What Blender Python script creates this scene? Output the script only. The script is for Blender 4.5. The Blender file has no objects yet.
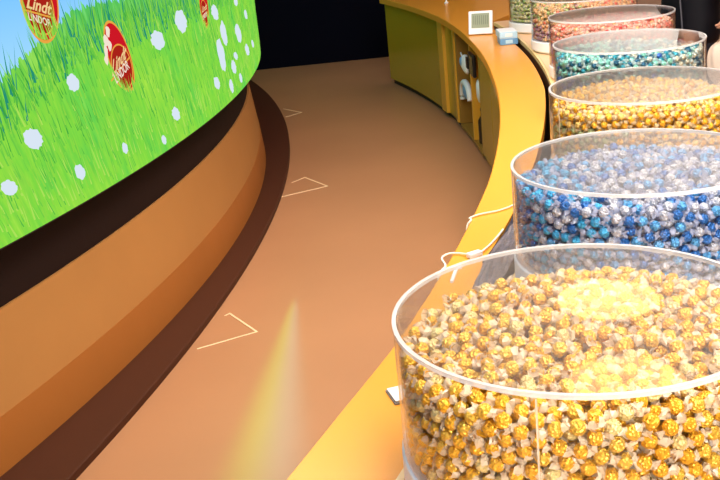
import bpy, bmesh, math, random
import numpy as np
from mathutils import Vector, Matrix
PI = math.pi
sc = bpy.context.scene
C = sc.collection
random.seed(7)
rng = np.random.default_rng(11)

# ------------------------------------------------------------------ helpers
def lin(r, g, b):
    f = lambda c: (c/255/12.92) if c/255 <= .04045 else ((c/255+.055)/1.055)**2.4
    return (f(r), f(g), f(b), 1.0)

def mat(name, col, rough=.5, metal=0., spec=.5, coat=0., bump=0., bscale=60., vary=0., vscale=4., stretch=None):
    m = bpy.data.materials.new(name); m.use_nodes = True
    nt = m.node_tree; b = nt.nodes['Principled BSDF']
    b.inputs['Base Color'].default_value = col
    b.inputs['Roughness'].default_value = rough
    b.inputs['Metallic'].default_value = metal
    b.inputs['Specular IOR Level'].default_value = spec
    b.inputs['Coat Weight'].default_value = coat
    b.inputs['Coat Roughness'].default_value = .06
    tc = nt.nodes.new('ShaderNodeTexCoord')
    if vary:
        n = nt.nodes.new('ShaderNodeTexNoise'); n.inputs['Scale'].default_value = vscale; n.inputs['Detail'].default_value = 5
        src = tc.outputs['Object']
        if stretch:
            mp = nt.nodes.new('ShaderNodeMapping'); mp.inputs['Scale'].default_value = stretch
            nt.links.new(src, mp.inputs['Vector']); src = mp.outputs['Vector']
        nt.links.new(src, n.inputs['Vector'])
        r = nt.nodes.new('ShaderNodeValToRGB')
        r.color_ramp.elements[0].position = .3; r.color_ramp.elements[1].position = .7
        r.color_ramp.elements[0].color = tuple(c*(1-vary) for c in col[:3]) + (1,)
        r.color_ramp.elements[1].color = tuple(min(1, c*(1+vary)) for c in col[:3]) + (1,)
        nt.links.new(n.outputs['Fac'], r.inputs['Fac']); nt.links.new(r.outputs['Color'], b.inputs['Base Color'])
    if bump:
        n = nt.nodes.new('ShaderNodeTexNoise'); n.inputs['Scale'].default_value = bscale; n.inputs['Detail'].default_value = 3
        nt.links.new(tc.outputs['Object'], n.inputs['Vector'])
        bp = nt.nodes.new('ShaderNodeBump'); bp.inputs['Strength'].default_value = bump; bp.inputs['Distance'].default_value = .01
        nt.links.new(n.outputs['Fac'], bp.inputs['Height']); nt.links.new(bp.outputs['Normal'], b.inputs['Normal'])
    return m

def emit(name, col, s=1.):
    m = bpy.data.materials.new(name); m.use_nodes = True
    nt = m.node_tree; nt.nodes.remove(nt.nodes['Principled BSDF'])
    e = nt.nodes.new('ShaderNodeEmission'); e.inputs['Color'].default_value = col; e.inputs['Strength'].default_value = s
    nt.links.new(e.outputs[0], nt.nodes['Material Output'].inputs[0])
    return m

def clear(name, tint=(.97, .97, .97, 1), rough=.02, ior=1.49, haze=0., hcol=(1, 1, 1, 1)):
    m = bpy.data.materials.new(name); m.use_nodes = True
    nt = m.node_tree; nt.nodes.remove(nt.nodes['Principled BSDF'])
    t = nt.nodes.new('ShaderNodeBsdfTransparent'); t.inputs['Color'].default_value = tint
    g = nt.nodes.new('ShaderNodeBsdfGlossy'); g.inputs['Roughness'].default_value = rough
    d = nt.nodes.new('ShaderNodeBsdfDiffuse'); d.inputs['Color'].default_value = hcol
    lw = nt.nodes.new('ShaderNodeLayerWeight'); lw.inputs['Blend'].default_value = .5      # Schlick, the same from both sides of the sheet
    f0 = ((ior-1)/(ior+1))**2
    pw = nt.nodes.new('ShaderNodeMath'); pw.operation = 'POWER'; pw.inputs[1].default_value = 5; nt.links.new(lw.outputs['Facing'], pw.inputs[0])
    fr = nt.nodes.new('ShaderNodeMath'); fr.operation = 'MULTIPLY_ADD'; fr.inputs[1].default_value = 1-f0; fr.inputs[2].default_value = f0; nt.links.new(pw.outputs[0], fr.inputs[0])
    m1 = nt.nodes.new('ShaderNodeMixShader'); m1.inputs[0].default_value = haze
    m2 = nt.nodes.new('ShaderNodeMixShader')
    L = nt.links.new
    L(t.outputs[0], m1.inputs[1]); L(d.outputs[0], m1.inputs[2])
    L(fr.outputs[0], m2.inputs[0]); L(m1.outputs[0], m2.inputs[1]); L(g.outputs[0], m2.inputs[2])
    L(m2.outputs[0], nt.nodes['Material Output'].inputs[0])
    return m

def film(name, col, alpha=.55):
    m = bpy.data.materials.new(name); m.use_nodes = True
    nt = m.node_tree; b = nt.nodes['Principled BSDF']
    b.inputs['Base Color'].default_value = col; b.inputs['Roughness'].default_value = .3
    b.inputs['Specular IOR Level'].default_value = .8
    t = nt.nodes.new('ShaderNodeBsdfTransparent'); mx = nt.nodes.new('ShaderNodeMixShader'); mx.inputs[0].default_value = alpha
    L = nt.links.new
    L(t.outputs[0], mx.inputs[1]); L(b.outputs[0], mx.inputs[2]); L(mx.outputs[0], nt.nodes['Material Output'].inputs[0])
    return m

def obj(name, bm, m, parent=None, smooth=False, bev=0.):
    me = bpy.data.meshes.new(name)
    if smooth:
        for f in bm.faces: f.smooth = True
    bm.normal_update(); bm.to_mesh(me); bm.free()
    o = bpy.data.objects.new(name, me); C.objects.link(o)
    for mm in (m if isinstance(m, (list, tuple)) else [m]): me.materials.append(mm)
    if parent: o.parent = parent
    if bev:
        b = o.modifiers.new('bevel', 'BEVEL'); b.width = bev; b.segments = 2; b.limit_method = 'ANGLE'
    return o

def thing(name, label, cat, loc=(0, 0, 0), rz=0., group=None):
    o = bpy.data.objects.new(name, None); C.objects.link(o); o.empty_display_size = .1
    o.location = loc; o.rotation_euler = (0, 0, rz)
    return tag(o, label, cat, group)

def tag(o, label, cat, group=None):
    o['label'] = label; o['category'] = cat
    if group: o['group'] = group
    return o

def struct(o, label=None, cat=None):
    o['kind'] = 'structure'
    if label: o['label'] = label
    if cat: o['category'] = cat
    return o

def box(bm, x0, x1, y0, y1, z0, z1, M=None):
    vs = [bm.verts.new((x, y, z)) for x in (x0, x1) for y in (y0, y1) for z in (z0, z1)]
    for q in ((0, 1, 3, 2), (4, 6, 7, 5), (0, 4, 5, 1), (2, 3, 7, 6), (0, 2, 6, 4), (1, 5, 7, 3)):
        bm.faces.new([vs[i] for i in q])
    if M is not None: bmesh.ops.transform(bm, matrix=M, verts=vs)
    return vs

def sweep(bm, sections, close=True, caps=True):
    """join closed cross-sections (lists of points) into a tube"""
    rows = [[bm.verts.new(p) for p in s] for s in sections]
    n = len(rows[0])
    for a, b in zip(rows[:-1], rows[1:]):
        for i in range(n if close else n-1):
            j = (i+1) % n
            bm.faces.new((a[i], b[i], b[j], a[j]))
    if caps and close:
        bm.faces.new(rows[0]); bm.faces.new(rows[-1][::-1])
    bmesh.ops.recalc_face_normals(bm, faces=bm.faces)

def arcsweep(bm, c, prof, y0, y1, n=96):
    """sweep a profile [(R, z)...] around centre c from world y0 to y1 (by its own radius)"""
    secs = []
    for i in range(n+1):
        y = y0 + (y1-y0)*i/n
        a = math.asin((y-c[1])/prof[0][0])
        secs.append([(c[0]+R*math.cos(a), c[1]+R*math.sin(a), z) for R, z in prof])
    sweep(bm, secs)

def lathe(bm, prof, n=64, c=(0, 0, 0)):
    rows = []
    for R, z in prof:
        rows.append([bm.verts.new((c[0]+R*math.cos(2*PI*i/n), c[1]+R*math.sin(2*PI*i/n), c[2]+z)) for i in range(n)])
    return rows

def lathe_closed(prof, n=96):
    bm = bmesh.new(); rows = lathe(bm, prof, n); k = len(rows)
    for q in range(k):
        a, b = rows[q], rows[(q+1) % k]
        for i in range(n):
            j = (i+1) % n
            bm.faces.new((a[i], a[j], b[j], b[i]))
    bmesh.ops.recalc_face_normals(bm, faces=bm.faces)
    return bm

def lathe_solid(prof, n=96):
    bm = bmesh.new(); rows = lathe(bm, prof, n)
    for a, b in zip(rows[:-1], rows[1:]):
        for i in range(n):
            j = (i+1) % n
            bm.faces.new((a[i], a[j], b[j], b[i]))
    bm.faces.new(rows[0][::-1]); bm.faces.new(rows[-1])
    bmesh.ops.recalc_face_normals(bm, faces=bm.faces)
    return bm

def tube(bm, pts, r, n=8):
    pts = [Vector(p) for p in pts]; secs = []
    for i, p in enumerate(pts):
        d = (pts[min(i+1, len(pts)-1)] - pts[max(i-1, 0)]).normalized()
        s = d.cross(Vector((0, 0, 1)))
        if s.length < 1e-3: s = d.cross(Vector((1, 0, 0)))
        s.normalize(); t = s.cross(d)
        secs.append([p + (s*math.cos(2*PI*k/n) + t*math.sin(2*PI*k/n))*r for k in range(n)])
    sweep(bm, secs)

def smooth_path(P, k=8):
    P = [Vector(p) for p in P]; out = []
    for i in range(len(P)-1):
        a, b, c, d = P[max(i-1, 0)], P[i], P[i+1], P[min(i+2, len(P)-1)]
        for j in range(k):
            t = j/k
            out.append(.5*((2*b) + (c-a)*t + (2*a-5*b+4*c-d)*t*t + (3*b-a-3*c+d)*t**3))
    out.append(P[-1]); return out

# ------------------------------------------------------------------ camera
cam = bpy.data.cameras.new('camera'); co = bpy.data.objects.new('camera', cam); C.objects.link(co)
cam.sensor_width = 36; cam.lens = 50.886; cam.clip_start = .05; cam.clip_end = 100
Rm = Matrix(((.9949, .100868, 0), (-.03209, .31652, -.948043), (-.095627, .943208, .318143)))
co.matrix_world = Matrix.Translation((0, 0, 1.7)) @ Rm.to_4x4()
sc.camera = co

# ------------------------------------------------------------------ materials
M_floor = mat('floor_vinyl', (.46, .222, .108, 1), rough=.36, spec=.32, vary=.05, vscale=1.2)
M_ledge = mat('dark_brown_ledge', (.066, .021, .010, 1), rough=.55, spec=.15)
M_tan = mat('tan_panel', (.42, .19, .055, 1), rough=.55, spec=.2, vary=.05, vscale=2.)
M_tan2 = mat('russet_panel', (.36, .125, .026, 1), rough=.5, spec=.2, vary=.05, vscale=2.)
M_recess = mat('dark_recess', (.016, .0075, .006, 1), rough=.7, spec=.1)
M_black = mat('black_paint', (.0022, .0026, .007, 1), rough=.9, spec=.05)
M_ceil = mat('ceiling_paint', (.8, .75, .70, 1), rough=.9, spec=.1)
M_wall = mat('pale_wall', (.7, .62, .55, 1), rough=.9, spec=.1)
M_yellow = mat('yellow_laminate', (.80, .335, .036, 1), rough=.25, spec=.25)
M_cab = mat('cabinet_laminate', (.46, .30, .016, 1), rough=.16, spec=.6)
M_cabpost = mat('cabinet_post', (.75, .40, .04, 1), rough=.3)
M_cabin = mat('niche_inside', (.30, .16, .02, 1), rough=.5)
M_kick = mat('toe_kick', (.012, .008, .006, 1), rough=.6)
M_shelf = mat('shelf_top', (.86, .56, .30, 1), rough=.3)
M_shelff = mat('shelf_front', (.075, .03, .013, 1), rough=.5)
M_lip = mat('shelf_lip', (.88, .66, .30, 1), rough=.3)
M_white = mat('white_plastic', (.82, .83, .84, 1), rough=.35)
M_housing = mat('screen_housing', (.01, .01, .012, 1), rough=.5)
M_glass = clear('clear_acrylic', tint=(.975, .975, .975, 1), ior=1.35)
M_lid = clear('clear_acrylic_lid', tint=(.96, .96, .96, 1), ior=1.49, rough=.015)
M_edge = clear('acrylic_edge', tint=(.9, .9, .9, 1), haze=.42, hcol=(.95, .92, .9, 1), rough=.1)
M_seam = clear('acrylic_seam', tint=(.9, .85, .75, 1), haze=.5, hcol=(.95, .85, .7, 1), rough=.1)

# ------------------------------------------------------------------ room
bm = bmesh.new(); box(bm, -6, 9, -4, 22, -.1, 0); struct(obj('floor', bm, M_floor), 'glossy brown shop floor curving between screen wall and counter', 'floor')
bm = bmesh.new(); box(bm, -6, 9, -4, 22, 3.16, 3.26); struct(obj('ceiling', bm, M_ceil), 'pale ceiling above the shop', 'ceiling')
bm = bmesh.new(); box(bm, -6, 1.5, 11.3, 11.42, 0, 3.155); struct(obj('wall_back', bm, M_black), 'black partition closing the far end of the aisle', 'wall')
bm = bmesh.new(); box(bm, -6, 9, 22, 22.1, 0, 3.16); struct(obj('wall_far', bm, M_wall), 'pale wall at the far end of the shop', 'wall')
bm = bmesh.new(); box(bm, 9, 9.1, -4, 22, 0, 3.16); struct(obj('wall_right', bm, M_wall), 'pale wall on the right of the shop', 'wall')
bm = bmesh.new(); box(bm, -6.1, -6, -4, 22, 0, 3.16); struct(obj('wall_outer', bm, M_black), 'black wall behind the screen', 'wall')
bm = bmesh.new(); box(bm, -6, 9, -4.1, -4, 0, 3.16); struct(obj('wall_front', bm, M_wall), 'pale wall behind the viewer', 'wall')

# left: curved wall, ledge, LED screen
SC = (-10., 6.4); RS = 9.474
WL = bpy.data.objects.new('wall_left', None); C.objects.link(WL); struct(WL, 'curved tan wall under the big screen', 'wall')
bm = bmesh.new(); arcsweep(bm, SC, [(9.418, .03), (9.402, .205), (9.30, .205), (9.30, .03)], -2.2, 11.29); obj('lower_panel', bm, M_tan2, WL)
bm = bmesh.new(); arcsweep(bm, SC, [(9.400, .205), (9.362, .52), (9.28, .52), (9.28, .205)], -2.2, 11.29); obj('upper_panel', bm, M_tan, WL)
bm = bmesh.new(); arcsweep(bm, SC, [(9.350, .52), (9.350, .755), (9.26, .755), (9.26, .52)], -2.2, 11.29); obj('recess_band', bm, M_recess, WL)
# ledge: flat step between the wall foot and its own outer arc
LC = (-13.986, 6.787); LR = 13.552
bm = bmesh.new(); secs = []
for i in range(121):
    y = -2.2 + 13.49*i/120
    xo = LC[0] + math.sqrt(LR**2-(y-LC[1])**2); xi = SC[0] + math.sqrt(9.40**2-(y-SC[1])**2) - .1
    secs.append([(xi, y, .0), (xi, y, .03), (xo-.004, y, .03), (xo, y, .026), (xo, y, 0)])
sweep(bm, secs)
struct(obj('trim_1', bm, M_ledge), 'dark brown curved floor ledge at the foot of the tan wall', 'ledge')

def sp(s, z, dr=0.):
    a = s/RS; R = RS+dr
    return (SC[0]+R*math.cos(a), SC[1]+R*math.sin(a), z)

scr = thing('led_screen', 'large curved LED screen showing bright grass, daisies and red eggs', 'screen', (0, 0, 0))
bm = bmesh.new(); arcsweep(bm, SC, [(RS-.002, .757), (RS-.002, 2.62), (RS-.11, 2.62), (RS-.11, .757)], -1.8, 11.2, 120)
obj('housing', bm, M_housing, scr)

# display picture shader: (u, v) = metres along and up the screen
def display_material():
    m = bpy.data.materials.new('display_picture'); m.use_nodes = True
    nt = m.node_tree; nt.nodes.remove(nt.nodes['Principled BSDF']); N = nt.nodes.new; L = nt.links.new
    uv = N('ShaderNodeUVMap'); sep = N('ShaderNodeSeparateXYZ'); L(uv.outputs[0], sep.inputs[0])
    def math_(op, a, b=None):
        n = N('ShaderNodeMath'); n.operation = op
        for i, v in enumerate((a, b)):
            if v is None: continue
            if isinstance(v, (int, float)): n.inputs[i].default_value = v
            else: L(v, n.inputs[i])
        return n.outputs[0]
    s, z = sep.outputs['X'], sep.outputs['Y']
    sh = math_('ADD', s, math_('MULTIPLY', z, .33))
    def streak(ks, kz, scale, off):
        cb = N('ShaderNodeCombineXYZ'); L(math_('MULTIPLY', sh, ks), cb.inputs[0]); L(math_('MULTIPLY', z, kz), cb.inputs[1]); cb.inputs[2].default_value = off
        n = N('ShaderNodeTexNoise'); n.inputs['Scale'].default_value = scale; n.inputs['Detail'].default_value = 4; n.inputs['Roughness'].default_value = .6
        L(cb.outputs[0], n.inputs['Vector']); return n.outputs['Fac']
    fine = streak(34, 5, 1.0, 0.); big = streak(3.2, 2.4, 1.0, 7.)
    def ramp(fac, stops):
        r = N('ShaderNodeValToRGB'); L(fac, r.inputs[0]); e = r.color_ramp.elements
        while len(e) < len(stops): e.new(.5)
        for k, (p, c) in enumerate(stops): e[k].position = p; e[k].color = lin(*c)
        return r.outputs[0]
    g1 = ramp(fine, [(.28, (58, 168, 62)), (.42, (100, 204, 64)), (.55, (132, 218, 60)), (.70, (174, 234, 84))])
    tintc = ramp(big, [(.32, (92, 210, 92)), (.5, (134, 218, 70)), (.68, (176, 230, 76))])
    mx = N('ShaderNodeMix'); mx.data_type = 'RGBA'; mx.inputs['Factor'].default_value = .58; L(g1, mx.inputs[6]); L(tintc, mx.inputs[7])
    # higher up the grass turns cooler and darker, then sky
    hi = N('ShaderNodeMapRange'); L(z, hi.inputs[0]); hi.inputs[1].default_value = 1.22; hi.inputs[2].default_value = 1.44
    cool = ramp(fine, [(.3, (20, 120, 90)), (.5, (50, 185, 110)), (.7, (110, 220, 150))])
    mx2 = N('ShaderNodeMix'); mx2.data_type = 'RGBA'; L(math_('MULTIPLY', hi.outputs[0], .55), mx2.inputs['Factor']); L(mx.outputs[2], mx2.inputs[6]); L(cool, mx2.inputs[7])
    # skyline: ragged by blade noise, lower at the near end
    jag = streak(40, 2.2, 1.0, 3.)
    edge = math_('ADD', math_('MULTIPLY', jag, .12), math_('MINIMUM', 1.36, math_('MULTIPLY_ADD' if False else 'ADD', 1.285, math_('MULTIPLY', math_('ADD', s, 3.0), .33))))
    isky = math_('GREATER_THAN', z, edge)
    skyc = N('ShaderNodeMapRange'); L(z, skyc.inputs[0]); skyc.inputs[1].default_value = 1.3; skyc.inputs[2].default_value = 2.3
    sky = ramp(skyc.outputs[0], [(0., (158, 216, 255)), (.25, (120, 196, 255)), (1., (70, 150, 240))])
    mx3 = N('ShaderNodeMix'); mx3.data_type = 'RGBA'; L(isky, mx3.inputs['Factor']); L(mx2.outputs[2], mx3.inputs[6]); L(sky, mx3.inputs[7])
    e = N('ShaderNodeEmission'); L(mx3.outputs[2], e.inputs[0]); e.inputs[1].default_value = 1.02
    L(e.outputs[0], nt.nodes['Material Output'].inputs[0])
    return m

bm = bmesh.new(); uvl = bm.loops.layers.uv.new('UVMap')
s0, s1 = RS*math.asin((-1.79-SC[1])/RS), RS*math.asin((11.18-SC[1])/RS); n = 160
cols = []
for i in range(n+1):
    s = s0+(s1-s0)*i/n
    cols.append([(bm.verts.new(sp(s, z)), (s, z)) for z in (.762, 2.61)])
for a, b in zip(cols[:-1], cols[1:]):
    q = (a[0], b[0], b[1], a[1]); f = bm.faces.new([v for v, _ in q])
    for lp, (_, t) in zip(f.loops, q): lp[uvl].uv = t
disp = obj('display', bm, display_material(), scr, smooth=True)

# grass blades of the picture standing out against the sky and in darker strokes
blade_cols = [(66, 172, 66), (92, 194, 74), (40, 152, 122), (116, 212, 74), (150, 226, 74), (182, 236, 96)]
MB = [emit('blade_%d' % i, lin(*c), .9) for i, c in enumerate(blade_cols)]
bm = bmesh.new()
def blade(s, z, h, w, lean, k, dr):
    p = [sp(s-w/2, z, dr), sp(s+w/2, z, dr), sp(s+w*.25-lean*h*.55, z+h*.55, dr), sp(s-lean*h, z+h, dr), sp(s-w*.3-lean*h*.55, z+h*.55, dr)]
    f = bm.faces.new([bm.verts.new(q) for q in p]); f.material_index = k
for i in range(1150):                          # ragged tops against the sky
    s = random.uniform(-4.2, -.4); base = max(1.0, min(1.30, 1.235 + .30*(s+3.0))) + random.uniform(-.08, .04)
    blade(s, base, random.uniform(.05, .17), random.uniform(.006, .014), random.uniform(-.25, .6), random.choice((0, 1, 1, 2, 2, 3, 3, 4)), .0010+i*1e-6)
for i in range(3100):                          # strokes through the lawn
    s = random.uniform(-4.2, .9); z = random.uniform(.77, min(1.30, max(.9, 1.2+.3*(s+3.0))))
    k = random.choice((0, 1, 1, 3, 3, 4, 4, 4, 5)) if z > .9 else random.choice((1, 3, 4, 4, 5, 5))
    wf = 1 + max(0, (s+2.6))*.35
    blade(s, z, min(random.uniform(.03, .11), 1.34-z+.06), random.uniform(.003, .008)*wf*(.8 if k < 2 else 1.3), random.uniform(.15, .5), k, .0022+i*3e-7)
obj('grass_picture', bm, MB, scr)

M_daisy = emit('daisy_white', lin(222, 236, 250), .95)
FL = [(-3.139, 1.051, 0.0521, -0.013, -0.0013, -0.0368), (-3.308, 0.933, 0.0421, -0.0126, -0.0013, -0.0261), (-2.909, 0.873, 0.0342, -0.0096, -0.0005, -0.0293), (-2.847, 1.18, 0.041, -0.008, -0.0004, -0.0318), (-2.102, 1.217, 0.0738, -0.0109, 0.0023, -0.0418), (-1.799, 1.256, 0.0782, -0.01, 0.0047, -0.0532), (-1.237, 1.228, 0.0698, -0.008, 0.0065, -0.0399), (-1.11, 1.105, 0.0668, -0.009, 0.0123, -0.0677), (-1.225, 1.015, 0.0714, -0.0111, 0.0142, -0.0878), (-0.728, 1.059, 0.0875, -0.0114, 0.0147, -0.0563), (-0.981, 0.914, 0.0628, -0.0104, 0.0078, -0.0385), (-1.387, 0.903, 0.0543, -0.01, 0.0045, -0.0331), (-1.1, 0.834, 0.0456, -0.0085, 0.0068, -0.0381), (-0.49, 0.932, 0.0799, -0.0115, 0.0118, -0.0361), (-0.676, 1.221, 0.065, -0.0065, 0.0062, -0.0222), (-0.357, 1.118, 0.0687, -0.0075, 0.0115, -0.0299), (-0.89, 0.958, 0.0542, -0.0083, 0.0049, -0.0222), (-0.833, 0.829, 0.0431, -0.0075, 0.0066, -0.0286), (-0.195, 0.926, 0.0678, -0.0092, 0.0116, -0.0255), (-2.032, 0.888, 0.0453, -0.01, 0.0019, -0.0313), (-2.205, 0.815, 0.0253, -0.0062, 0.0009, -0.0218), (-2.564, 0.872, 0.0236, -0.0061, 0.0003, -0.0239)]
def aff(c, u, v, dr): return sp(c[0]+c[2]*u+c[4]*v, c[1]+c[3]*u+c[5]*v, dr)
for i, c in enumerate(FL):
    bm = bmesh.new(); n = 26; rr = [random.uniform(.84, 1.06) for _ in range(n)]
    ring = [bm.verts.new(aff(c, rr[k]*math.cos(2*PI*k/n), rr[k]*math.sin(2*PI*k/n), .0045)) for k in range(n)]
    mid = bm.verts.new(aff(c, 0, 0, .0045))
    for k in range(n): bm.faces.new((mid, ring[k], ring[(k+1) % n]))
    obj('daisy_picture', bm, M_daisy, scr)

# red eggs of the picture
M_red = emit('egg_red', lin(214, 26, 40), .9); M_dred = emit('egg_dark_red', lin(178, 36, 26), .9)
M_gold = emit('egg_gold', lin(240, 170, 70), .95); M_letter = emit('egg_letter', lin(250, 232, 214), .95); M_gl = emit('egg_script', lin(250, 214, 150), .95)
def disc(bm, c, dr, k=1., n=40, ring=0., clipv=2.):
    P = lambda q, r: (r*math.cos(2*PI*q/n), min(clipv, r*math.sin(2*PI*q/n)))
    if ring:
        a = [bm.verts.new(aff(c, *P(q, k), dr)) for q in range(n)]; b = [bm.verts.new(aff(c, *P(q, k-ring), dr)) for q in range(n)]
        for q in range(n): bm.faces.new((a[q], a[(q+1) % n], b[(q+1) % n], b[q]))
    else:
        bm.faces.new([bm.verts.new(aff(c, *P(q, k), dr)) for q in range(n)])
def lettering(text, o, X, Y, dr, shear=0.):
    cu = bpy.data.curves.new('t', 'FONT'); cu.body = text; cu.shear = shear; cu.resolution_u = 3; cu.offset = .022
    to = bpy.data.objects.new('t', cu); C.objects.link(to)
    bpy.context.view_layer.update()
    me = to.evaluated_get(bpy.context.evaluated_depsgraph_get()).to_mesh()
    vs = [v.co.copy() for v in me.vertices]; fs = [tuple(p.vertices) for p in me.polygons]
    to.to_mesh_clear(); bpy.data.objects.remove(to); bpy.data.curves.remove(cu)
    x0, x1 = min(v.x for v in vs), max(v.x for v in vs); y0, y1 = min(v.y for v in vs), max(v.y for v in vs)
    bm = bmesh.new()
    bv = [bm.verts.new(sp(o[0]+X[0]*(v.x-x0)/(x1-x0)+Y[0]*(v.y-y0)/(y1-y0), o[1]+X[1]*(v.x-x0)/(x1-x0)+Y[1]*(v.y-y0)/(y1-y0), dr)) for v in vs]
    for f in fs:
        try: bm.faces.new([bv[i] for i in f])
        except ValueError: pass
    return bm
def bar(bm, a, b, w, dr):
    d = Vector(b)-Vector(a); nrm = Vector((-d.y, d.x)).normalized()*w/2
    bm.faces.new([bm.verts.new(sp(p[0]+q*nrm.x, p[1]+q*nrm.y, dr)) for p, q in ((a, -1), (b, -1), (b, 1), (a, 1))])
eggs = [
    dict(egg=(-2.954, 1.485, .1078, -.0222, -.0163, -.1481), oval=(-2.969, 1.461, .0872, -.0205, -.0045, -.0973),
         t1=((-3.0372, 1.4626), (.1385, -.044), (.0084, .0405)), t2=((-3.0365, 1.4239), (.1219, -.0416), (.0004, .0257)), ln=((-3.0602, 1.4607), (-2.895, 1.4115)), w=.006),
    dict(egg=(-2.482, 1.21, .101, -.0513, .0089, -.1335), oval=(-2.476, 1.17, .0828, -.0339, -.0191, -.0834),
         t1=((-2.5687, 1.1486), (.1428, .0476), (.0124, .0545)), t2=((-2.5432, 1.1171), (.1285, .0382), (-.0151, .0372)), ln=((-2.5817, 1.1359), (-2.3989, 1.1956)), w=.007),
    dict(egg=(-1.424, 1.28, .07, -.0218, -.0194, -.1011), oval=(-1.43, 1.252, .0534, -.0156, -.0087, -.0555),
         t1=((-1.4742, 1.2528), (.0956, .0078), (.006, .0273)), t2=((-1.4742, 1.2201), (.0781, .0093), (.0019, .0232)), ln=((-1.4942, 1.2319), (-1.3772, 1.2462)), w=.006)]
for i, e in enumerate(eggs):
    bm = bmesh.new(); disc(bm, e['egg'], .0050); eo = obj('egg_picture', bm, M_red, scr)
    bm = bmesh.new(); disc(bm, e['egg'], .0052, 1.0, ring=.07); disc(bm, e['oval'], .0054, 1., ring=.07); bar(bm, *e['ln'], e['w'], .0056)
    obj('gold_outline', bm, M_gold, eo)
    bm = bmesh.new(); disc(bm, e['oval'], .0053, .93); obj('medallion', bm, M_dred, eo)
    obj('script_lettering', lettering('Lindt', *e['t1'], .0058, .35), M_gl, eo)
    obj('block_lettering', lettering('LINDOR', *e['t2'], .0058), M_letter, eo)
    if i == 1:
        bm = bmesh.new()
        for (s, z, a, b) in ((-2.545, 1.315, .018, .022), (-2.568, 1.285, .02, .024), (-2.548, 1.262, .016, .018), (-2.585, 1.245, .016, .026), (-2.592, 1.215, .015, .02)):
            n = 9; ph = random.random()
            bm.faces.new([bm.verts.new(sp(s+a*random.uniform(.7, 1.2)*math.cos(2*PI*(k+ph)/n), z+b*random.uniform(.7, 1.2)*math.sin(2*PI*(k+ph)/n), .0060)) for k in range(n)])
        obj('white_ribbon', bm, M_letter, eo)
    # grass in front of the egg's foot
    bm = bmesh.new(); c = e['egg']
    for k in range(34):
        u = random.uniform(-.85, .85); q = aff(c, u, math.sqrt(max(0, 1-u*u))*(.80 if i == 0 else .93)+.12, 0)
        a = math.atan2(q[1]-SC[1], q[0]-SC[0])*RS
        h = random.uniform(.03, .075)*(1.6 if i == 0 else 1); w = random.uniform(.005, .009); l = random.uniform(.0, .45)
        f = bm.faces.new([bm.verts.new(p) for p in (sp(a-w/2, q[2], .0064+k*2e-6), sp(a+w/2, q[2], .0064+k*2e-6), sp(a-l*h, q[2]+h, .0064+k*2e-6))]); f.material_index = random.choice((3, 4, 4, 5, 5))
    obj('grass_foot', bm, MB, eo)

# ------------------------------------------------------------------ floor line marks
M_line = mat('pale_line', (.95, .74, .47, 1), rough=.4)
def marking(pts, w, label):
    bm = bmesh.new(); P = [Vector((x, y)) for x, y in pts]; L_, R_ = [], []
    for i, p in enumerate(P):
        d1 = (P[i]-P[i-1]).normalized() if i else (P[1]-P[0]).normalized()
        d2 = (P[i+1]-P[i]).normalized() if i < len(P)-1 else d1
        b = (d1+d2); b = b.normalized() if b.length > 1e-6 else d1
        nn = Vector((-b.y, b.x)); k = w/2/max(.35, b.dot(d1))
        L_.append(p+nn*k); R_.append(p-nn*k)
    secs = [[(l.x, l.y, .0005), (r.x, r.y, .0005), (r.x, r.y, .002), (l.x, l.y, .002)] for l, r in zip(L_, R_)]
    sweep(bm, secs)
    tag(obj('floor_marking', bm, M_line), label, 'floor marking')
marking([(-.715, 3.868), (-.475, 3.985), (-.612, 4.222), (-.632, 4.20)], .008, 'thin pale angular outline on floor nearest the camera, beside the ledge')
marking([(-.455, 6.05), (-.17, 6.19), (-.318, 6.46), (-.40, 6.36)], .009, 'thin pale pointed outline on floor halfway down the aisle')
marking([(-.52, 8.52), (-.388, 8.65), (-.555, 8.89)], .010, 'small pale chevron line on floor farthest down the aisle')

# ------------------------------------------------------------------ counter and cabinets
CC = (-11.904, 6.344); CR = 12.724; ZTOP = .80; K = .918
SH = (-10.962, 6.3014); SR = 12.02
def xo_(y): return CC[0]+math.sqrt(CR**2-(y-CC[1])**2) + float(np.interp(y, [0, 1.48, 1.69, 1.96, 2.35, 3.15, 3.68, 4.2, 5.04, 6.33, 7.67, 8.98], [-.031, -.018, -.010, .006, .012, .018, .009, .0, -.016, -.019, .004, .005]))
def xi_(y):
    xs = SH[0]+math.sqrt(SR**2-(min(y, 6.93)-SH[1])**2)
    g = float(np.interp(y, [1.75, 2.12, 2.41, 2.83, 4.57, 5.5, 6.93], [.006, .085, .105, .085, .03, .032, .045]))
    return xs-g + max(0, y-7.0)*.6
cn = bmesh.new(); secs = []
for i in range(121):
    y = -.6 + 10.2*i/120
    xo = xo_(y)
    xi = xi_(y)
    secs.append([(xo, y, ZTOP-.046), (xo, y, ZTOP-.004), (xo+.004, y, ZTOP), (xi, y, ZTOP), (xi, y, ZTOP-.046)])
sweep(cn, secs)
tag(obj('countertop', cn, M_yellow), 'glossy yellow curved countertop running along the aisle', 'countertop')

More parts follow.
